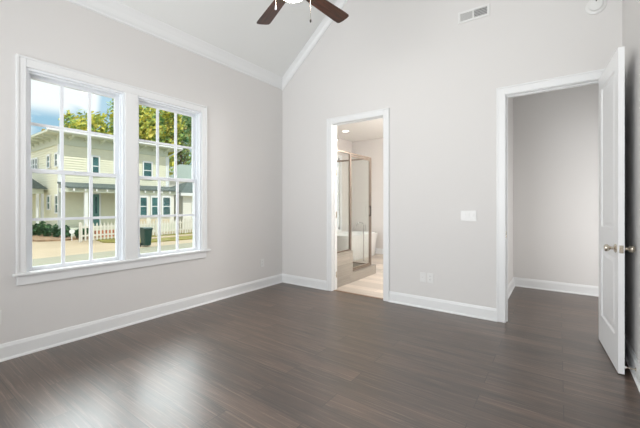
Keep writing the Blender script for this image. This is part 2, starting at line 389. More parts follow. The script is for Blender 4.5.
# ------------------------------------------------------------------ windows
def window(name, ya, yb, label):
    r = sroot(name, (-.08, (ya+yb)/2, WZ0), label)
    j = .018; x0, x1 = -.155, 0
    MB().box(x0, x1, ya, ya+j, WZ0, WZ1).box(x0, x1, yb-j, yb, WZ0, WZ1).box(x0, x1, ya+j, yb-j, WZ1-j, WZ1).box(x0, x1, ya+j, yb-j, WZ0, WZ0+.022).build('jamb_liner', 'vinyl', r)
    a, b = ya+j, yb-j; zm = 1.55; z0, z1 = WZ0+.022, WZ1-j
    def sash(nm, xs, zb, zt, rb, rt):
        st = .038; xa, xb = xs; m = MB()
        m.box(xa, xb, a, a+st, zb, zt).box(xa, xb, b-st, b, zb, zt).box(xa, xb, a+st, b-st, zb, zb+rb).box(xa, xb, a+st, b-st, zt-rt, zt)
        s = m.build(nm, 'vinyl', r, bev=.003)
        ga, gb = a+st, b-st; ga0 = (gb-ga)/3; xm = (xa+xb)/2
        g = MB()
        for k in (1, 2): g.box(xm-.010, xm+.010, ga+ga0*k-.013, ga+ga0*k+.013, zb+rb, zt-rt)
        zc = (zb+rb+zt-rt)/2
        for k in range(3): g.box(xm-.010, xm+.010, ga+ga0*k+(.013 if k else 0), ga+ga0*(k+1)-(.013 if k < 2 else 0), zc-.012, zc+.012)
        g.build('muntins', 'vinyl', s)
        MB().box(xm-.002, xm+.002, ga, gb, zb+rb, zt-rt).build('pane', 'glass', s)
        return s
    up = sash('upper_sash', (-.125, -.092), zm-.018, z1, .036, .038)
    lo = sash('lower_sash', (-.088, -.055), z0, zm+.018, .034, .036)
    MB().box(-.055, -.035, (ya+yb)/2-.03, (ya+yb)/2+.03, zm+.004, zm+.016, bev=.003).build('sash_lock', 'vinyl', lo)
    # stops in front of and beside the sashes
    MB().box(-.05, -.035, a, a+.014, z0, z1).box(-.05, -.035, b-.014, b, z0, z1).box(-.05, -.035, a+.014, b-.014, z1-.014, z1).build('stop_bead', 'vinyl', r)
    return r
w1 = window('window_1', *WA, 'left one of the two white double-hung windows in the left wall')
w2 = window('window_2', *WB, 'right one of the two white double-hung windows, nearer the room corner')
r = sroot('trim_6', (0, -2.36, .6), 'white casing, stool and apron around the pair of windows')
m = MB(); c0, c3 = -3.252, -1.440; zt = 2.488
m.box(0, .018, c0, WA[0], .685, zt).box(0, .018, WA[1], WB[0], .685, WZ1).box(0, .018, WB[1], c3, .685, zt).box(0, .018, WA[0], WB[1], WZ1, zt)
m.build('casing', 'trim', r, bev=.004)
m = MB().box(0, .026, c0-.006, c0+.012, .685, zt+.006).box(0, .026, c3-.012, c3+.006, .685, zt+.006).box(0, .026, c0+.012, c3-.012, zt-.012, zt+.006)
m.build('back_band', 'trim', r, bev=.003)
m = MB().box(0, .040, -3.278, -1.388, .664, .686, bev=.005)
for a in (WA, WB): m.box(-.05, .0, a[0]+.002, a[1]-.002, .664, .686)
m.build('stool', 'trim', r)
MB().box(0, .018, c0, c3, .585, .664).build('apron', 'trim', r, bev=.004)

# ------------------------------------------------------------------ hall beyond the right doorway
struct('wall_hall', MB().box(3.0, 5.2, 1.89, 2.0, 0, 3.05), 'wall')
struct('wall_hall_left', MB().box(2.96, 3.065, .12, 1.89, 0, 3.05), 'wall')
struct('wall_hall_right', MB().box(5.1, 5.2, .12, 1.89, 0, 3.05).box(W, 5.2, .0, .12, 0, 3.05), 'wall')
struct('ceiling_hall', MB().box(3.065, 5.2, .12, 2.0, 3.05, 3.15), 'ceiling')
base('baseboard_hall', (3.065, 1.89, 0), (5.1, 1.89, 0), (0, -1, 0))
base('baseboard_hall_left', (3.065, .138, 0), (3.065, 1.89, 0), (1, 0, 0))

# ------------------------------------------------------------------ bathroom
BX, BY, BZ = -.87, 3.73, 2.93
bw = (2.2, 3.12); bz = (.62, 2.42)
m = MB().box(BX-.1, BX, .0, bw[0], -.1, BZ).box(BX-.1, BX, bw[1], BY+.1, -.1, BZ).box(BX-.1, BX, *bw, -.1, bz[0]).box(BX-.1, BX, *bw, bz[1], BZ).box(BX, -.16, .0, .12, -.1, BZ)
struct('wall_bathroom_left', m, 'bathwall')
struct('wall_bathroom_back', MB().box(BX, 2.96, BY, BY+.1, -.1, BZ), 'bathwall')
struct('wall_bathroom_right', MB().box(2.90, 2.96, .12, BY, 0, BZ), 'bathwall')
struct('ceiling_bathroom', MB().box(BX-.1, 2.96, .12, BY+.1, BZ, BZ+.1), 'bathceiling')
base('baseboard_bathroom', (BX, BY, 0), (2.9, BY, 0), (0, -1, 0))
r = sroot('window_4', (BX, 2.66, bz[0]), 'white muntined bathroom window beyond the shower glass')
m = MB(); a, b = bw
m.box(BX-.08, BX-.03, a, a+.05, *bz).box(BX-.08, BX-.03, b-.05, b, *bz).box(BX-.08, BX-.03, a, b, bz[0], bz[0]+.05).box(BX-.08, BX-.03, a, b, bz[1]-.05, bz[1]).box(BX-.08, BX-.03, a, b, 1.49, 1.54)
for k in (1, 2): m.box(BX-.065, BX-.045, a+k*(b-a)/3-.01, a+k*(b-a)/3+.01, *bz)
for z in (1.06, 1.97): m.box(BX-.065, BX-.045, a, b, z-.01, z+.01)
m.build('frame', 'vinyl', r)
m = MB().box(BX, BX+.015, a-.08, a, bz[0]-.08, bz[1]+.08).box(BX, BX+.015, b, b+.08, bz[0]-.08, bz[1]+.08).box(BX, BX+.015, a, b, bz[1], bz[1]+.08).box(BX, BX+.03, a, b, bz[0]-.08, bz[0])
m.build('casing', 'trim', r); MB().box(BX-.057, BX-.053, a, b, *bz).build('pane', 'glass', r)
# tiled half wall and kerb of the shower
GX = .875
m = MB().box(.80, .93, .12, .66, 0, .51).box(.80, .93, .66, 1.50, 0, .16).box(-.3, .80, 1.36, 1.50, 0, .16)
struct('wall_shower_kerb', m, 'showertile', 'grey wood-look tiled half wall and kerb of the shower')
struct('wall_shower', MB().box(-.3, -.2, .12, 1.5, 0, BZ), 'bathwall')
sh = thing('shower_enclosure', 'framed glass shower enclosure standing on a tiled kerb in the bathroom', 'shower', (GX, .9, .16))
t_ = .014
m = MB().box(GX-t_, GX+t_, .125, 1.40, 2.07, 2.10).box(GX-t_, GX+t_, 1.37, 1.40, .16, 2.07).box(GX-t_, GX+t_, .125, .145, .51, 2.07).box(GX-t_, GX+t_, .145, .64, .51, .53).box(GX-t_, GX+t_, .64, .665, .51, 2.07).box(GX-t_, GX+t_, .66, 1.37, .16, .175)
m.box(-.2, GX-t_, 1.385, 1.40, 2.07, 2.10).box(-.2, GX-t_, 1.385, 1.40, .16, .18)
m.build('frame', 'bronze', sh, bev=.002)
MB().box(GX-.003, GX+.003, .145, .64, .53, 2.07).build('fixed_pane', 'shglass', sh)
MB().box(-.2, GX-t_, 1.389, 1.395, .18, 2.07).build('end_pane', 'shglass', sh)
d = MB().box(GX-.010, GX+.010, .67, .695, .18, 2.06).box(GX-.010, GX+.010, 1.335, 1.362, .18, 2.06).box(GX-.010, GX+.010, .695, 1.335, .18, .21).box(GX-.010, GX+.010, .695, 1.335, 2.035, 2.06).build('door', 'bronze', sh)
MB().box(GX-.003, GX+.003, .695, 1.335, .21, 2.035).build('pane', 'shglass', d)
MB().path([(GX+.01, 1.30, 1.06), (GX+.05, 1.30, 1.06), (GX+.05, 1.30, 1.22), (GX+.01, 1.30, 1.22)], .009).build('handle', 'darkmetal', d, smooth=True)
# tub
tb = thing('bathtub', 'white bathtub beyond the shower glass under the bathroom window', 'bathtub', (-.42, 2.9, 0))
def tub_mesh(x0, x1, y0, y1, h):
    bm = bmesh.new(); cx, cy = (x0+x1)/2, (y0+y1)/2; hx, hy = (x1-x0)/2, (y1-y0)/2; rings = []
    prof = [(.86, 0), (.90, .04), (.94, h*.6), (1, h-.03), (1, h), (.97, h+.005), (.90, h-.005), (.86, h-.05), (.80, .20), (.66, .12)]
    for s_, z in prof:
        ring = []
        for i in range(48):
            a = 2*math.pi*i/48; c, sn = math.cos(a), math.sin(a); p = 2/5
            ring.append(bm.verts.new((cx+hx*s_*abs(c)**p*(1 if c >= 0 else -1), cy+hy*s_*abs(sn)**p*(1 if sn >= 0 else -1), z)))
        rings.append(ring)
    for A, B in zip(rings, rings[1:]):
        for i in range(48): j = (i+1) % 48; bm.faces.new((A[i], A[j], B[j], B[i]))
    bm.faces.new(rings[0][::-1]); bm.faces.new(rings[-1]); x = MB(); x.bm.free(); x.bm = bm; return x
tub_mesh(-.84, .02, 2.2, 3.66, .56).build('basin', 'tub', tb, smooth=True)
fx, fy = .11, 2.55
fc = thing('tub_faucet', 'chrome floor-standing faucet beside the white bathtub', 'faucet', (fx, fy, 0))
MB().lathe((fx, fy, 0), [(.04, 0), (.04, .008), (.014, .012), (.014, .70)], seg=16).build('riser', 'chrome', fc, smooth=True)
MB().path([(fx, fy, .70), (fx, fy, .80), (fx-.03, fy, .84), (fx-.10, fy, .85), (fx-.17, fy, .82), (fx-.18, fy, .76)], .012).build('spout', 'chrome', fc, smooth=True)
MB().path([(fx, fy, .68), (fx, fy+.10, .68), (fx, fy+.10, .80)], .010).build('hand_shower', 'chrome', fc, smooth=True)
lx, ly = gpt(345.5, 7.6)
rl = thing('recessed_light', 'lit round recessed light in the bathroom ceiling', 'ceiling light', (lx, ly, BZ))
MB().lathe((lx, ly, BZ), [(.10, 0), (.10, -.006), (.075, -.008), (.07, 0)]).build('trim_ring', 'plastic', rl, smooth=True)
MB().lathe((lx, ly, BZ), [(.07, -.001), (.07, -.004)]).build('lens', 'can', rl)

# ------------------------------------------------------------------ the open door (leaf), hinged at the right jamb
HX, LW, LT, LH = 3.937, .735, .036, 2.412
dr = sroot('door_1', (HX, -.004, .008), 'open white two-panel door leaf standing against the right wall')
# built unrotated: leaf runs along -y from the hinge, face towards -x at x = HX
def panel_leaf():
    z0, z1 = .008, .008+LH-.004; y0, y1 = -.004-LW, -.004; st = .115
    zr = [(z0+.25, .86), (1.06, z1-.125)]
    m = MB()
    m.box(HX, HX+LT, y0, y0+st, z0, z1).box(HX, HX+LT, y1-st, y1, z0, z1)
    m.box(HX, HX+LT, y0+st, y1-st, z0, zr[0][0]).box(HX, HX+LT, y0+st, y1-st, zr[0][1], zr[1][0]).box(HX, HX+LT, y0+st, y1-st, zr[1][1], z1)
    m.build('leaf', 'door', dr)
    for a, b in zr:
        p = MB(); bm = p.bm; ya, yb = y0+st, y1-st
        for xs, s_ in ((HX, 1), (HX+LT, -1)):
            prof = [(0, 0), (.010, .010), (.024, .010), (.045, .004), (.06, .002)]
            rings = [[bm.verts.new((xs+s_*dx, y, z)) for y, z in ((ya+o, a+o), (yb-o, a+o), (yb-o, b-o), (ya+o, b-o))] for o, dx in prof]
            for A, B in zip(rings, rings[1:]):
                for i in range(4): j = (i+1) % 4; bm.faces.new((A[i], A[j], B[j], B[i]))
            bm.faces.new(rings[-1])
        p.build('raised_panel', 'door', dr)
    return y0
y0 = panel_leaf()
kz, ky = .925, y0+.065
def knob(xf, s_):
    k = MB().lathe((xf, ky, kz), [(.032, 0), (.032, s_*.006), (.026, s_*.010), (.012, s_*.013), (.011, s_*.032), (.018, s_*.038), (.0265, s_*.048), (.028, s_*.056), (.024, s_*.066), (.012, s_*.071)], axis='x', seg=24)
    k.build('knob', 'nickel', dr, smooth=True)
knob(HX, -1); knob(HX+LT, 1)
MB().box(HX+.006, HX+LT-.006, y0-.0015, y0+.002, kz-.028, kz+.028).build('latch_plate', 'nickel', dr)
MB().box(HX+.012, HX+LT-.012, y0-.010, y0, kz-.008, kz+.008).build('latch_bolt', 'nickel', dr)
for z in (.25, .95, 1.65, 2.2): MB().tube((HX+LT+.004, -.002, z-.045), (HX+LT+.004, -.002, z+.045), .007, seg=12).build('hinge', 'nickel', dr, smooth=True)
dr.rotation_euler = (0, 0, math.radians(4.3))

# door stop on the right baseboard
ds = thing('door_stop', 'slim metal door stop reaching from right baseboard to the open door', 'door stop', (W-.015, -.77, .075))
MB().lathe((W-.015, -.77, .075), [(.013, 0), (.013, -.004), (.006, -.006)], axis='x', seg=16).build('base', 'nickel', ds, smooth=True)
MB().path([(W-.02, -.77, .075), (W-.068, -.77, .075)], .0045).build('rod', 'nickel', ds, smooth=True)
MB().tube((W-.068, -.77, .075), (W-.08, -.77, .075), .008, seg=14).build('rubber_tip', 'plastic', ds, smooth=True)

# ------------------------------------------------------------------ wall plates, vent, detector
def plate(name, label, cat, c, axis, wdt, hgt, kind, group=None):
    # axis 'y': on back wall facing -y ; axis 'x': on left wall facing +x
    r = thing(name, label, cat, c, group)
    def bx(a0, a1, d0, d1, z0, z1, bev=0):
        if axis == 'y': return MB().box(c[0]+a0, c[0]+a1, c[1]-d1, c[1]-d0, c[2]+z0, c[2]+z1, bev=bev)
        return MB().box(c[0]+d0, c[0]+d1, c[1]+a0, c[1]+a1, c[2]+z0, c[2]+z1, bev=bev)
    bx(-wdt/2, wdt/2, 0, .006, -hgt/2, hgt/2, .002).build('cover_plate', 'plastic', r)
    if kind == 'outlet':
        for s_ in (-1, 1):
            zc = s_*.021; o = bx(-.017, .017, .006, .0085, zc-.0145, zc+.0145, .001).build('socket', 'plastic', r)
            for k in (-.006, .006): bx(k-.0012, k+.0012, .0085, .0089, zc-.001, zc+.008).build('slot', 'slot', o)
    elif kind == 'switch':
        for k in (-1, 0, 1):
            xc = k*.046; f = bx(xc-.0165, xc+.0165, .006, .008, -.033, .033).build('rocker', 'plastic', r)
            bx(xc-.0125, xc+.0125, .008, .0115, 0, .028, .001).build('paddle', 'plastic', f)
    elif kind == 'jack':
        j = bx(-.011, .011, .006, .009, -.011, .011, .001).build('socket', 'plastic', r)
        bx(-.005, .005, .009, .0094, -.003, .004).build('slot', 'louver', j)
    return r
plate('light_switch', 'white three-gang light switch plate on the wall left of hallway doorway', 'light switch', (2.81, 0, 1.128), 'y', .163, .116, 'switch')
plate('wall_jack', 'white jack plate low on back wall, left beside a power outlet', 'wall plate', (2.293, 0, .37), 'y', .072, .116, 'jack')
plate('wall_outlet', 'white power outlet low on back wall, right of the jack plate', 'outlet', (2.383, 0, .37), 'y', .072, .116, 'outlet')
plate('wall_outlet', 'white power outlet low on left wall near the room corner', 'outlet', (0, -.455, .372), 'x', .072, .116, 'outlet')
plate('wall_outlet', 'white power outlet under the windows at the left picture edge', 'outlet', (0, -3.378, .352), 'x', .072, .116, 'outlet')

v = thing('air_vent', 'white two-section air register high on the back wall', 'air vent', (2.862, 0, 3.38))
vx0, vx1, vz0, vz1 = 2.70, 3.025, 3.315, 3.445; fr = .024
MB().box(vx0+fr, vx1-fr, -.003, 0, vz0+fr, vz1-fr).build('backing', 'greygap', v)
MB().box(vx0, vx0+fr, -.012, 0, vz0, vz1).box(vx1-fr, vx1, -.012, 0, vz0, vz1).box(vx0+fr, vx1-fr, -.012, 0, vz0, vz0+fr).box(vx0+fr, vx1-fr, -.012, 0, vz1-fr, vz1).box(2.851, 2.869, -.012, 0, vz0+fr, vz1-fr).build('frame', 'plastic', v, bev=.003)
rot = Matrix.Rotation(math.radians(35), 3, 'X')
for k in range(5):
    z = vz0+fr+.008+k*.0165
    MB().box(2.870, vx1-fr, -.011, -.003, z-.0015, z+.0015, rot=Matrix.Rotation(math.radians(-35), 3, 'X'), piv=(0, -.007, z)).build('louver', 'louver', v)
m = MB()
for k in range(12):
    x = vx0+fr+.006+k*.0105; m.box(x-.0042, x+.0042, -.010, -.008, vz0+fr, vz1-fr, rot=Matrix.Rotation(math.radians(18), 3, 'Z'), piv=(x, -.009, 0))
m.build('vertical_louvers', 'louver', v)
sd = thing('smoke_detector', 'round white smoke detector high on the back wall near the right corner', 'smoke detector', (3.915, 0, 3.105))
MB().lathe((3.915, 0, 3.105), [(.076, 0), (.076, -.010), (.070, -.016), (.056, -.018)], axis='y').build('base_ring', 'plastic', sd, smooth=True)
MB().lathe((3.915, 0, 3.105), [(.054, -.016), (.054, -.030), (.048, -.038), (.030, -.042), (.004, -.043)], axis='y').build('cover', 'plastic', sd, smooth=True)
MB().lathe((3.917, -.0415, 3.135), [(.006, 0), (.006, -.002)], axis='y', seg=12).build('test_light', 'slot', sd)

# ------------------------------------------------------------------ ceiling fan
fx, fy, bz_ = 1.90, -1.98, 3.02; zc = ZE+SL*fx
fan = thing('ceiling_fan', 'dark walnut five-blade ceiling fan with lit globe hanging from the vault', 'ceiling fan', (fx, fy, bz_))
MB().lathe((fx, fy, 0), [(.07, zc+.05), (.07, zc-.06), (.05, zc-.10), (.02, zc-.12)]).build('canopy', 'fanmetal', fan, smooth=True)
MB().tube((fx, fy, zc-.11), (fx, fy, bz_+.16), .013).build('downrod', 'fanmetal', fan, smooth=True)
MB().lathe((fx, fy, bz_), [(.03, .19), (.06, .17), (.11, .14), (.125, .09), (.125, .03), (.10, .0), (.075, -.012), (.075, -.03), (.10, -.035), (.10, -.05), (.06, -.055)]).build('motor_housing', 'fanmetal', fan, smooth=True)
MB().lathe((fx, fy, bz_), [(.088, -.04), (.104, -.046), (.110, -.058), (.105, -.074), (.090, -.090), (.065, -.101), (.035, -.106), (.01, -.107)]).build('glass_globe', 'globe', fan, smooth=True)
def blade(angdeg):
    # local blade along +x then rotated
    a = math.radians(angdeg)
    m = MB(); bm = m.bm
    outl = [(.20, -.050), (.24, -.056), (.60, -.070), (.655, -.070), (.674, -.060), (.682, -.03), (.682, .03), (.674, .060), (.655, .070), (.60, .070), (.24, .056), (.20, .050)]
    top = [bm.verts.new((x, y, .003)) for x, y in outl]; bot = [bm.verts.new((x, y, -.003)) for x, y in outl]
    bm.faces.new(top); bm.faces.new(bot[::-1]); k = len(outl)
    for i in range(k): j = (i+1) % k; bm.faces.new((top[i], bot[i], bot[j], top[j]))
    b = m.build('blade', 'blade', None, bev=.0015); 
    # keep mesh centred on the hub axis
    for vv in b.data.vertices: vv.co += b.location
    b.parent = fan; b.location = (0, 0, 0)
    b.rotation_euler = (math.radians(-11), 0, a)
    m = MB()
    m.box(.09, .20, -.014, .014, -.006, -.001).box(.18, .27, -.035, .035, -.0065, -.0035, bev=.001)
    for sx, sy in ((.21, -.02), (.21, .02), (.25, 0)): m.tube((sx, sy, -.010), (sx, sy, -.006), .005, seg=8)
    q = m.build('blade_iron', 'fanmetal', None)
    for vv in q.data.vertices: vv.co += q.location
    q.parent = b; q.location = (0, 0, 0)
for k in range(5): blade(84+72*k)
rx, ry = math.cos(YAW), math.sin(YAW)
for off, zt_, zb in ((-.135, 2.99, 2.845), (.145, 2.99, 2.735)):
    px, py = fx+rx*off, fy+ry*off
    m = MB().tube((fx+rx*off*.6, fy+ry*off*.6, 2.985), (px, py, 2.975), .002, seg=8).tube((px, py, 2.975), (px, py, zb), .0016, seg=8)
    c = m.build('pull_chain', 'nickel', fan)
    if off < 0: MB().lathe((px, py, zb), [(.003, .012), (.006, 0), (.009, -.022), (.005, -.028)], seg=12).build('pull', 'trim', c, smooth=True)
    else: MB().lathe((px, py, zb), [(.003, .008), (.007, 0), (.007, -.014), (.003, -.020)], seg=12).build('pull', 'darkmetal', c, smooth=True)

# ------------------------------------------------------------------ outdoors
G = -.95
struct('ground', MB().box(-90, -1.0, -40, 80, G-.2, G), 'concrete', 'sunlit tan concrete street and driveways')
struct('street', MB().box(-13.5, -4.5, -40, 80, G, G+.012), 'asphalt', 'pale grey street near the room')
struct('ground_own_plot', MB().box(-1.0, 8, -8, 8, G-.2, G), 'bed')
struct('foundation', MB().box(-.16, W+.14, YN-.14, .12, G, -.1).box(BX-.1, 5.2, .12, 3.83, G, -.1), 'ext')
struct('lawn_strip', MB().prism([(-17.6, 4.2, G), (-15.5, 5.5, G), (-15.2, 8, G), (-15.2, 40, G), (-19.6, 40, G), (-19.6, 4.6, G)], (0, 0, .05)), 'grass', 'yellow green grass strip before the picket fence')
struct('sidewalk', MB().box(-17.9, -17.0, 5.0, 40, G+.05, G+.075), 'sidewalk', 'pale sidewalk crossing the grass strip')
struct('lawn_left', MB().prism([(*gpt(18, 21.9), G), (*gpt(40, 21.4), G), (*gpt(44, 20.8), G), (*gpt(38, 20.3), G), (*gpt(18, 20.3), G)], (0, 0, .04)), 'grass')
struct('planting_bed', MB().prism([(-40, .6, G), (-26.2, .6, G), (-21.2, 2.2, G), (-20.6, 3.4, G), (-21.0, 5.4, G), (-24, 5.4, G), (-40, 5.4, G)], (0, 0, .10)), 'bed', 'mulched planting bed along the cream house')

HXF, HY0, HY1, HE = -24.0, 4.0, 11.7, 6.10
hs = thing('house', 'two-storey cream sided house with bracketed eaves and front porch across the street', 'house', (HXF-4, 8, G))
def clap(y0, y1, z0, z1, X, st=.17, th=.045):     # clapboards on plane x=X facing +x
    m = MB(); z = z0
    while z < z1-.01:
        zt = min(z+st, z1); m.prism([(X-.1, y0, z), (X+th, y0, z), (X+.004, y0, zt), (X-.1, y0, zt)], (0, y1-y0, 0)); z += st
    return m
def clapy(x0, x1, z0, z1, Y, st=.17, th=.045):    # on plane y=Y facing -y
    m = MB(); z = z0
    while z < z1-.01:
        zt = min(z+st, z1); m.prism([(x0, Y+.1, z), (x0, Y-th, z), (x0, Y-.004, zt), (x0, Y+.1, zt)], (x1-x0, 0, 0)); z += st
    return m
MB().box(HXF-9, HXF-.08, HY0+.08, HY1, G, HE).build('core_wall', 'siding', hs)
clap(HY0, HY1, G+.3, HE-.75, HXF).build('front_wall', 'siding', hs)
clapy(HXF-9, HXF, G+.3, HE-.75, HY0).build('side_wall', 'siding', hs)
MB().prism([(HXF-.12, HY0-.05, G), (HXF+.05, HY0-.05, G), (HXF+.05, HY0+.12, G), (HXF, HY0+.12, G), (HXF, HY0, G), (HXF-.12, HY0, G)], (0, 0, HE-.75-G)).build('corner_board', 'housewhite', hs)
MB().box(HXF, HXF+.05, HY1-.15, HY1+.05, G, HE-.75).build('corner_board', 'housewhite', hs)
MB().box(HXF-.05, HXF+.05, HY0-.05, HY1+.05, HE-.75, HE-.12).box(HXF-9, HXF-.05, HY0-.05, HY0, HE-.75, HE-.12).build('frieze_board', 'housetrim', hs)
m = MB().box(HXF-9, HXF+.85, HY0-.85, HY1+.85, HE-.12, HE+.03).build('cornice', 'housetrim', hs, bev=.02)
MB().tube((HXF+.90, HY0-.9, HE+.02), (HXF+.90, HY1+.9, HE-.02), .07, seg=10).tube((HXF+.90, HY1+.9, HE-.05), (HXF+.08, HY1+.08, HE-.7), .05, seg=10).tube((HXF+.08, HY1+.08, HE-.7), (HXF+.08, HY1+.08, G+.3), .05, seg=10).build('gutter', 'housewhite', hs)
for k in range(8):
    y = HY0+.5+k*.98
    MB().prism([(HXF+.05, y, HE-.12), (HXF+.75, y, HE-.12), (HXF+.70, y, HE-.24), (HXF+.14, y, HE-.34), (HXF+.05, y, HE-.5)], (0, .16, 0)).build('eave_bracket', 'housetrim', hs)
for k in range(7):
    x = HXF-.6-k*1.2
    MB().prism([(x, HY0-.05, HE-.12), (x, HY0-.75, HE-.12), (x, HY0-.70, HE-.24), (x, HY0-.14, HE-.34), (x, HY0-.05, HE-.5)], (.16, 0, 0)).build('eave_bracket', 'housetrim', hs)
m = MB(); bm = m.bm; zt = HE+.9
a = [bm.verts.new(p) for p in ((HXF-9, HY0-.85, HE+.03), (HXF+.85, HY0-.85, HE+.03), (HXF+.85, HY1+.85, HE+.03), (HXF-9, HY1+.85, HE+.03))]
b = [bm.verts.new(p) for p in ((HXF-9, 7.9, zt), (HXF-4.2, 7.9, zt))]
for f in ((a[0], a[1], b[1], b[0]), (a[1], a[2], b[1]), (a[2], a[3], b[0], b[1]), (a[3], a[0], b[0]), (a[3], a[2], a[1], a[0])): bm.faces.new(f)
m.build('roof', 'palerooof', hs)
def hwin(parent, X, y0, y1, z0, z1, fr='housewhite', nm='window'):
    f = .09
    o = MB().box(X+.01, X+.11, y0-f, y0, z0, z1+f*1.4).box(X+.01, X+.11, y1, y1+f, z0, z1+f*1.4).box(X+.01, X+.11, y0, y1, z1, z1+f*1.4).box(X+.01, X+.13, y0-f, y1+f, z0-f, z0).box(X+.01, X+.085, y0, y1, (z0+z1)/2-.03, (z0+z1)/2+.03).build(nm, fr, parent)
    MB().box(X-.02, X+.065, y0, y1, z0, z1).build('pane', 'pane', o)
def hwiny(parent, Y, x0, x1, z0, z1):
    f = .08
    o = MB().box(x0-f, x0, Y-.11, Y-.01, z0-f, z1+f*1.4).box(x1, x1+f, Y-.11, Y-.01, z0-f, z1+f*1.4).box(x0, x1, Y-.11, Y-.01, z1, z1+f*1.4).box(x0, x1, Y-.12, Y-.01, z0-f, z0).box(x0, x1, Y-.085, Y-.01, (z0+z1)/2-.03, (z0+z1)/2+.03).build('window', 'housewhite', parent)
    MB().box(x0, x1, Y-.065, Y+.02, z0, z1).build('pane', 'pane', o)
def xaty(u, Y): k = (u-320)/332.54; qx = -.5834+.8122*k; qy = .8122+.5834*k; t = (Y-CY)/qy; return CX+t*qx
def zaty(u, v, Y): k = (u-320)/332.54; t = (Y-CY)/(.8122+.5834*k); return EYE+t*(204.29-v)/332.54
for u0, u1, v0, v1 in ((92.3, 98.2, 157, 175), (143.3, 151, 162.5, 178)): hwin(hs, HXF, yat(u0, HXF), yat(u1, HXF), zat(u0, v1, HXF), zat(u0, v0, HXF))
for u0, u1, v0, v1 in ((31.6, 33.2, 160, 170.5), (34.2, 35.8, 159.5, 170), (36.8, 38.5, 159, 169.6), (48.7, 51, 156, 167), (56.6, 58.9, 154, 165.5), (48.7, 51.2, 196.5, 209), (56.8, 59.4, 196, 212.5)):
    hwiny(hs, HY0, xaty(u0, HY0), xaty(u1, HY0), zaty(u1, v1, HY0), zaty(u1, v0, HY0))
# porch along the front, enclosed at its right end
PX = -22.3; pr0, pr1 = 2.42, 2.80
MB().prism([(PX+.25, HY0-.1, pr0), (HXF, HY0-.1, pr1), (HXF, HY0-.1, pr1-.12), (PX+.25, HY0-.1, pr0-.12)], (0, 7.9, 0)).build('porch_roof', 'shingle', hs)
MB().box(PX, PX+.12, HY0, 11.5, pr0-.36, pr0-.06).box(HXF, PX, HY0-.02, HY0+.1, pr0-.36, pr0-.06).build('porch_beam', 'housetrim', hs)
for k in range(11): y = HY0+.2+k*.66; MB().box(PX+.12, PX+.24, y, y+.09, pr0-.28, pr0-.10).build('porch_bracket', 'housewhite', hs)
MB().box(HXF, PX+.1, HY0, 11.5, G, -.35).build('porch_floor', 'housetrim', hs)
MB().box(PX+.1, PX+.6, yat(93, PX), yat(119, PX), G, -.55).box(PX+.6, PX+1.0, yat(93, PX), yat(119, PX), G, -.75).build('porch_steps', mat('red_brick', (.42, .17, .09), .9, var=.3, vscale=9), hs)
for u in (86, 118): y = yat(u, PX); MB().box(PX-.1, PX+.08, y-.10, y+.10, -.35, pr0-.36).box(PX-.13, PX+.11, y-.13, y+.13, -.35, -.2).build('porch_column', 'housewhite', hs)
ya, yb = yat(134, PX), yat(174, PX)
MB().box(HXF, PX, ya, yb, -.35, pr0-.3).build('porch_room', 'whitesiding', hs)
for u0, u1 in ((139.8, 146.2), (151.4, 157.4), (162.6, 169.4)):
    y0_, y1_ = yat(u0, PX), yat(u1, PX); hwin(hs, PX, y0_, y1_, zat(u0, 215.2, PX), zat(u0, 197.5, PX))
    MB().box(PX, PX+.04, y0_, y1_, zat(u0, 224, PX), zat(u0, 219, PX)).build('wall_panel', 'pan', hs)
y0_, y1_ = yat(92.5, HXF), yat(99, HXF)
dd = MB().box(HXF, HXF+.05, y0_, y1_, -.35, 2.0).build('front_door', 'teal', hs); MB().box(HXF+.05, HXF+.07, y0_+.15, y1_-.15, .6, 1.8).build('pane', 'pane', dd)
MB().box(HXF, HXF+.08, y0_-.1, y0_, -.35, 2.1).box(HXF, HXF+.08, y1_, y1_+.1, -.35, 2.1).box(HXF, HXF+.08, y0_, y1_, 2.0, 2.1).build('door_frame', 'housewhite', hs)
# side entrance porch
sp = thing('entrance_porch', 'small grey-roofed side porch with white columns at the cream house', 'porch', (-28.5, 2.5, G))
xe = -26.2; ya, yb = 1.2, 3.95; ze = 2.36
m = MB(); bm = m.bm
a = [bm.verts.new(p) for p in ((xe-5, ya, ze), (xe+.2, ya, ze), (xe+.2, yb, ze), (xe-5, yb, ze))]
b = [bm.verts.new(p) for p in ((xe-5, 2.5, ze+1.4), (xe-1.0, 2.5, ze+1.4))]
for f in ((a[0], a[1], b[1], b[0]), (a[1], a[2], b[1]), (a[2], a[3], b[0], b[1]), (a[3], a[0], b[0]), (a[3], a[2], a[1], a[0])): bm.faces.new(f)
m.build('roof', 'shingle', sp)
MB().box(xe-5, xe, ya+.2, yb-.2, ze-.35, ze).build('beam', 'housetrim', sp)
for y in (1.4, yat(38, xe), yat(42.8, xe)): MB().box(xe-.22, xe-.02, y-.07, y+.07, -.5, ze-.35).build('column', 'housewhite', sp)
MB().box(xe-5, xe, ya+.2, yb, G, -.5).build('deck', 'housetrim', sp)
MB().box(xe-5, xe-4.9, ya+.2, yb, -.5, ze-.35).build('rear_wall', 'siding', sp)

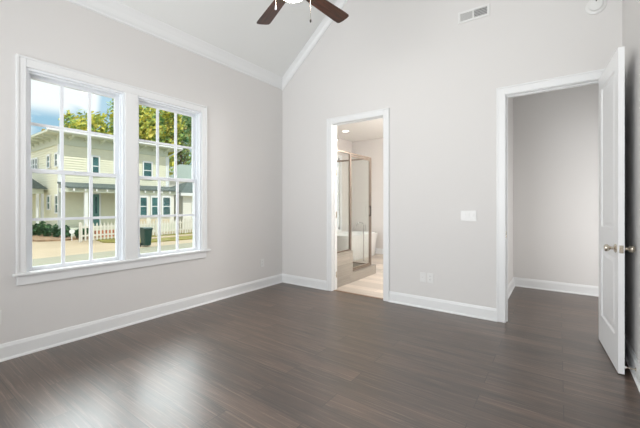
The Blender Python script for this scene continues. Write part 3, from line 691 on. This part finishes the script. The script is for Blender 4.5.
# neighbouring houses further right
def far_house(label, u, t, hx, hy, ze_, zr_, wallm, roofm, win=True, name='house'):
    x, y = gpt(u, t); r = thing(name, label, 'house', (x, y, G))
    clap(y-hy, y+hy, G, ze_, x+hx).build('front_wall', wallm, r)
    MB().box(x-hx, x+hx-.05, y-hy, y+hy, G, ze_).build('core_wall', wallm, r)
    m = MB(); bm = m.bm; o = .4
    a = [bm.verts.new(p) for p in ((x-hx-o, y-hy-o, ze_), (x+hx+o, y-hy-o, ze_), (x+hx+o, y+hy+o, ze_), (x-hx-o, y+hy+o, ze_))]
    b = [bm.verts.new(p) for p in ((x, y-hy*.3, zr_), (x, y+hy*.3, zr_))]
    for f in ((a[0], a[1], b[0]), (a[1], a[2], b[1], b[0]), (a[2], a[3], b[1]), (a[3], a[0], b[0], b[1]), (a[3], a[2], a[1], a[0])): bm.faces.new(f)
    m.build('roof', roofm, r)
    MB().box(x+hx, x+hx+o, y-hy-o, y+hy+o, ze_-.25, ze_).build('fascia', 'housewhite', r)
    if win:
        for dy in (-hy*.55, 0, hy*.55): hwin(r, x+hx, y+dy-.4, y+dy+.4, ze_-2.2, ze_-.9)
    return r
far_house('low white house with a dark teal hip roof, right of the cream house', 196, 33, 2.5, 3.0, 2.25, 3.45, 'whitesiding', 'shingle')
far_house('taller pale-roofed house far behind the low teal-roofed one', 190, 43, 2.6, 4.6, 4.3, 6.3, 'whitesiding', 'palerooof')

# picket fence
FX = -18.9; fy0, fy1 = 3.55, 17.0
fe = thing('picket_fence', 'white picket fence along the grass before the cream house', 'fence', (FX, 10, G))
m = MB(); y = fy0
while y < fy1:
    m.prism([(FX, y, G+.08), (FX, y+.085, G+.08), (FX, y+.085, G+1.0), (FX, y+.0425, G+1.12), (FX, y, G+1.0)], (.025, 0, 0)); y += .20
m.build('pickets', 'fence', fe)
for z in (.32, .82): MB().box(FX-.045, FX, fy0, fy1, G+z, G+z+.09).build('rail', 'fence', fe)
k = 0; y = fy0
while y < fy1+.1: MB().box(FX-.13, FX-.03, y-.05, y+.05, G, G+1.15).build('post', 'fence', fe, bev=.01); y += 2.24

# wheeled bin
bx_, by_ = gpt(146, 17.4)
wb = thing('wheelie_bin', 'dark green wheeled refuse bin at the kerb by the picket fence', 'bin', (bx_, by_, G))
m = MB(); bm = m.bm
a = [bm.verts.new((bx_+x, by_+y, G+.06)) for x, y in ((-.22, -.19), (.22, -.19), (.22, .19), (-.22, .19))]
b = [bm.verts.new((bx_+x, by_+y, G+.94)) for x, y in ((-.29, -.25), (.29, -.25), (.29, .25), (-.29, .25))]
for i in range(4): j = (i+1) % 4; bm.faces.new((a[i], a[j], b[j], b[i]))
bm.faces.new(a[::-1]); bm.faces.new(b); m.box(bx_-.31, bx_+.31, by_-.27, by_+.27, G+.90, G+.95)
m.build('body', 'bin', wb, bev=.02)
MB().prism([(bx_-.33, by_-.28, G+.95), (bx_+.33, by_-.28, G+.95), (bx_+.30, by_-.28, G+1.0), (bx_, by_-.28, G+1.04), (bx_-.30, by_-.28, G+1.03)], (0, .56, 0)).build('lid', 'bin', wb, bev=.012)
for s_ in (-1, 1): MB().tube((bx_-.22, by_+s_*.22, G+.11), (bx_-.22, by_+s_*.27, G+.11), .11, seg=18).build('wheel', 'rubber', wb)
MB().path([(bx_-.31, by_-.2, G+.92), (bx_-.37, by_-.2, G+.94), (bx_-.37, by_+.2, G+.94), (bx_-.31, by_+.2, G+.92)], .015).build('handle', 'bin', wb)

wb.scale = (.9, .84, .97)

# small round white yard sign in the bed
sx, sy = gpt(72, 20.2)
ys = thing('yard_sign', 'round white sign on a stake before the porch shrubs', 'sign', (sx, sy, G))
MB().tube((sx-.02, sy, G), (sx-.02, sy, G+.45), .02, seg=8).build('stake', 'housewhite', ys)
MB().lathe((sx, sy, G+.55), [(.14, -.012), (.14, .012)], axis='x', seg=24).build('disc', 'housewhite', ys)

# foliage
def leaves(c, rad, n, size, seed, lumps=14):
    rnd = random.Random(seed); bm = bmesh.new(); cs = []
    for i in range(lumps):
        while True:
            p = Vector((rnd.uniform(-1, 1), rnd.uniform(-1, 1), rnd.uniform(-1, 1)))
            if p.length < .85: break
        cs.append((p, rnd.uniform(.28, .48)))
    for i in range(n):
        p, rr = cs[rnd.randrange(lumps)]
        d = Vector((rnd.gauss(0, 1), rnd.gauss(0, 1), rnd.gauss(0, 1))).normalized()*rr*rnd.uniform(.55, 1.05)
        q = p+d; q = Vector((q.x*rad[0], q.y*rad[1], q.z*rad[2]))+Vector(c)
        s_ = size*rnd.uniform(.6, 1.3); u = Vector((rnd.gauss(0, 1), rnd.gauss(0, 1), rnd.gauss(0, 1))).normalized(); vv = u.orthogonal().normalized()
        w_ = u.cross(vv); f = [bm.verts.new(q+vv*s_), bm.verts.new(q+w_*s_*.55), bm.verts.new(q-vv*s_), bm.verts.new(q-w_*s_*.55)]; bm.faces.new(f)
    x = MB(); x.bm.free(); x.bm = bm; return x
def tree(label, u, t, top_v, rad, m, seed, low=2.2, n=2600, size=.26):
    x, y = gpt(u, t); zt = EYE+t*(204.3-top_v)/332.5; r = thing('tree', label, 'tree', (x, y, G), 'trees behind the cream house')
    zc_ = (zt+low)/2; hz = (zt-low)/2
    leaves((x, y, zc_), (rad, rad, hz/1.15), n, size, seed).build('crown', m, r)
    tk = MB().tube((x, y, G), (x, y, zc_), .22, .12, seg=10)
    rnd = random.Random(seed+50)
    for i in range(6):
        a = rnd.uniform(0, 6.28); z = low+rnd.uniform(0, hz)
        tk.tube((x, y, z), (x+math.cos(a)*rad*.6, y+math.sin(a)*rad*.6, z+hz*.5), .07, .02, seg=6)
    tk.build('trunk', 'bark', r)
T = [('sparse orange-brown tree showing above the far end of the cream house', 47, 36, 122, 1.9, 'leafo', 1),
     ('low green tree over the cream house corner', 62, 42, 123, 2.0, 'leafg', 2),
     ('yellow-green tree in the middle panes of the left window', 78, 48, 97, 3.3, 'leafy', 3),
     ('tall yellow tree in the right panes of the left window', 102, 36, 88, 2.7, 'leafy', 4),
     ('tall tree hidden partly by the trim between the windows', 124, 43, 84, 3.2, 'leafg', 5),
     ('tall yellow tree over the upstairs window of the cream house', 143, 58, 80, 3.9, 'leafy', 6),
     ('tall yellow-green tree over the right end of the cream house', 163, 36.5, 78, 2.9, 'leafy', 7),
     ('tall green tree standing right beside the cream house', 181, 50, 76, 3.4, 'leafg', 8),
     ('green tree at the right edge of the right window', 204, 57, 66, 3.2, 'leafg', 9)]
for a in T: tree(a[0], a[1], a[2], a[3], a[4], a[5], a[6], low=2.2, n=(1000 if a[6] == 1 else 4200))
x0_, y0_ = gpt(339, 14)
tr = thing('tree', 'dark green tree outside the bathroom window', 'tree', (x0_, y0_, G))
leaves((x0_, y0_, 1.6), (2.2, 2.2, 2.6), 3500, .22, 44).build('crown', 'shrub', tr); MB().tube((x0_, y0_, G), (x0_, y0_, 3), .2, seg=8).build('trunk', 'bark', tr)
SH = [(33.5, 22.8, .335, .62), (40.5, 22.4, .335, .88), (48.5, 21.9, .335, .66), (56.5, 21.4, .335, .60), (65, 21.0, .335, .58), (78, 20.8, .30, .50), (87, 20.8, .29, .52)]
SL_ = ['farthest left of the row', 'the tallest, below the entrance porch columns', 'below the first small side window', 'below the second small side window', 'at the house corner', 'just right of the round white sign', 'beside the start of the picket fence']
for i, (u, t, rr, h) in enumerate(SH):
    x, y = gpt(u, t); rt = thing('shrub', 'dark green rounded shrub in the planting bed, '+SL_[i], 'shrub', (x, y, G+.1), 'shrubs in front of the cream house')
    leaves((x, y, G+.1+h*.62), (rr, rr, h*.62), 520, .085, 70+i, 9).build('foliage', 'shrub', rt)
    MB().tube((x, y, G+.05), (x, y, G+.1+h*.6), .03, seg=6).build('stem', 'bark', rt)
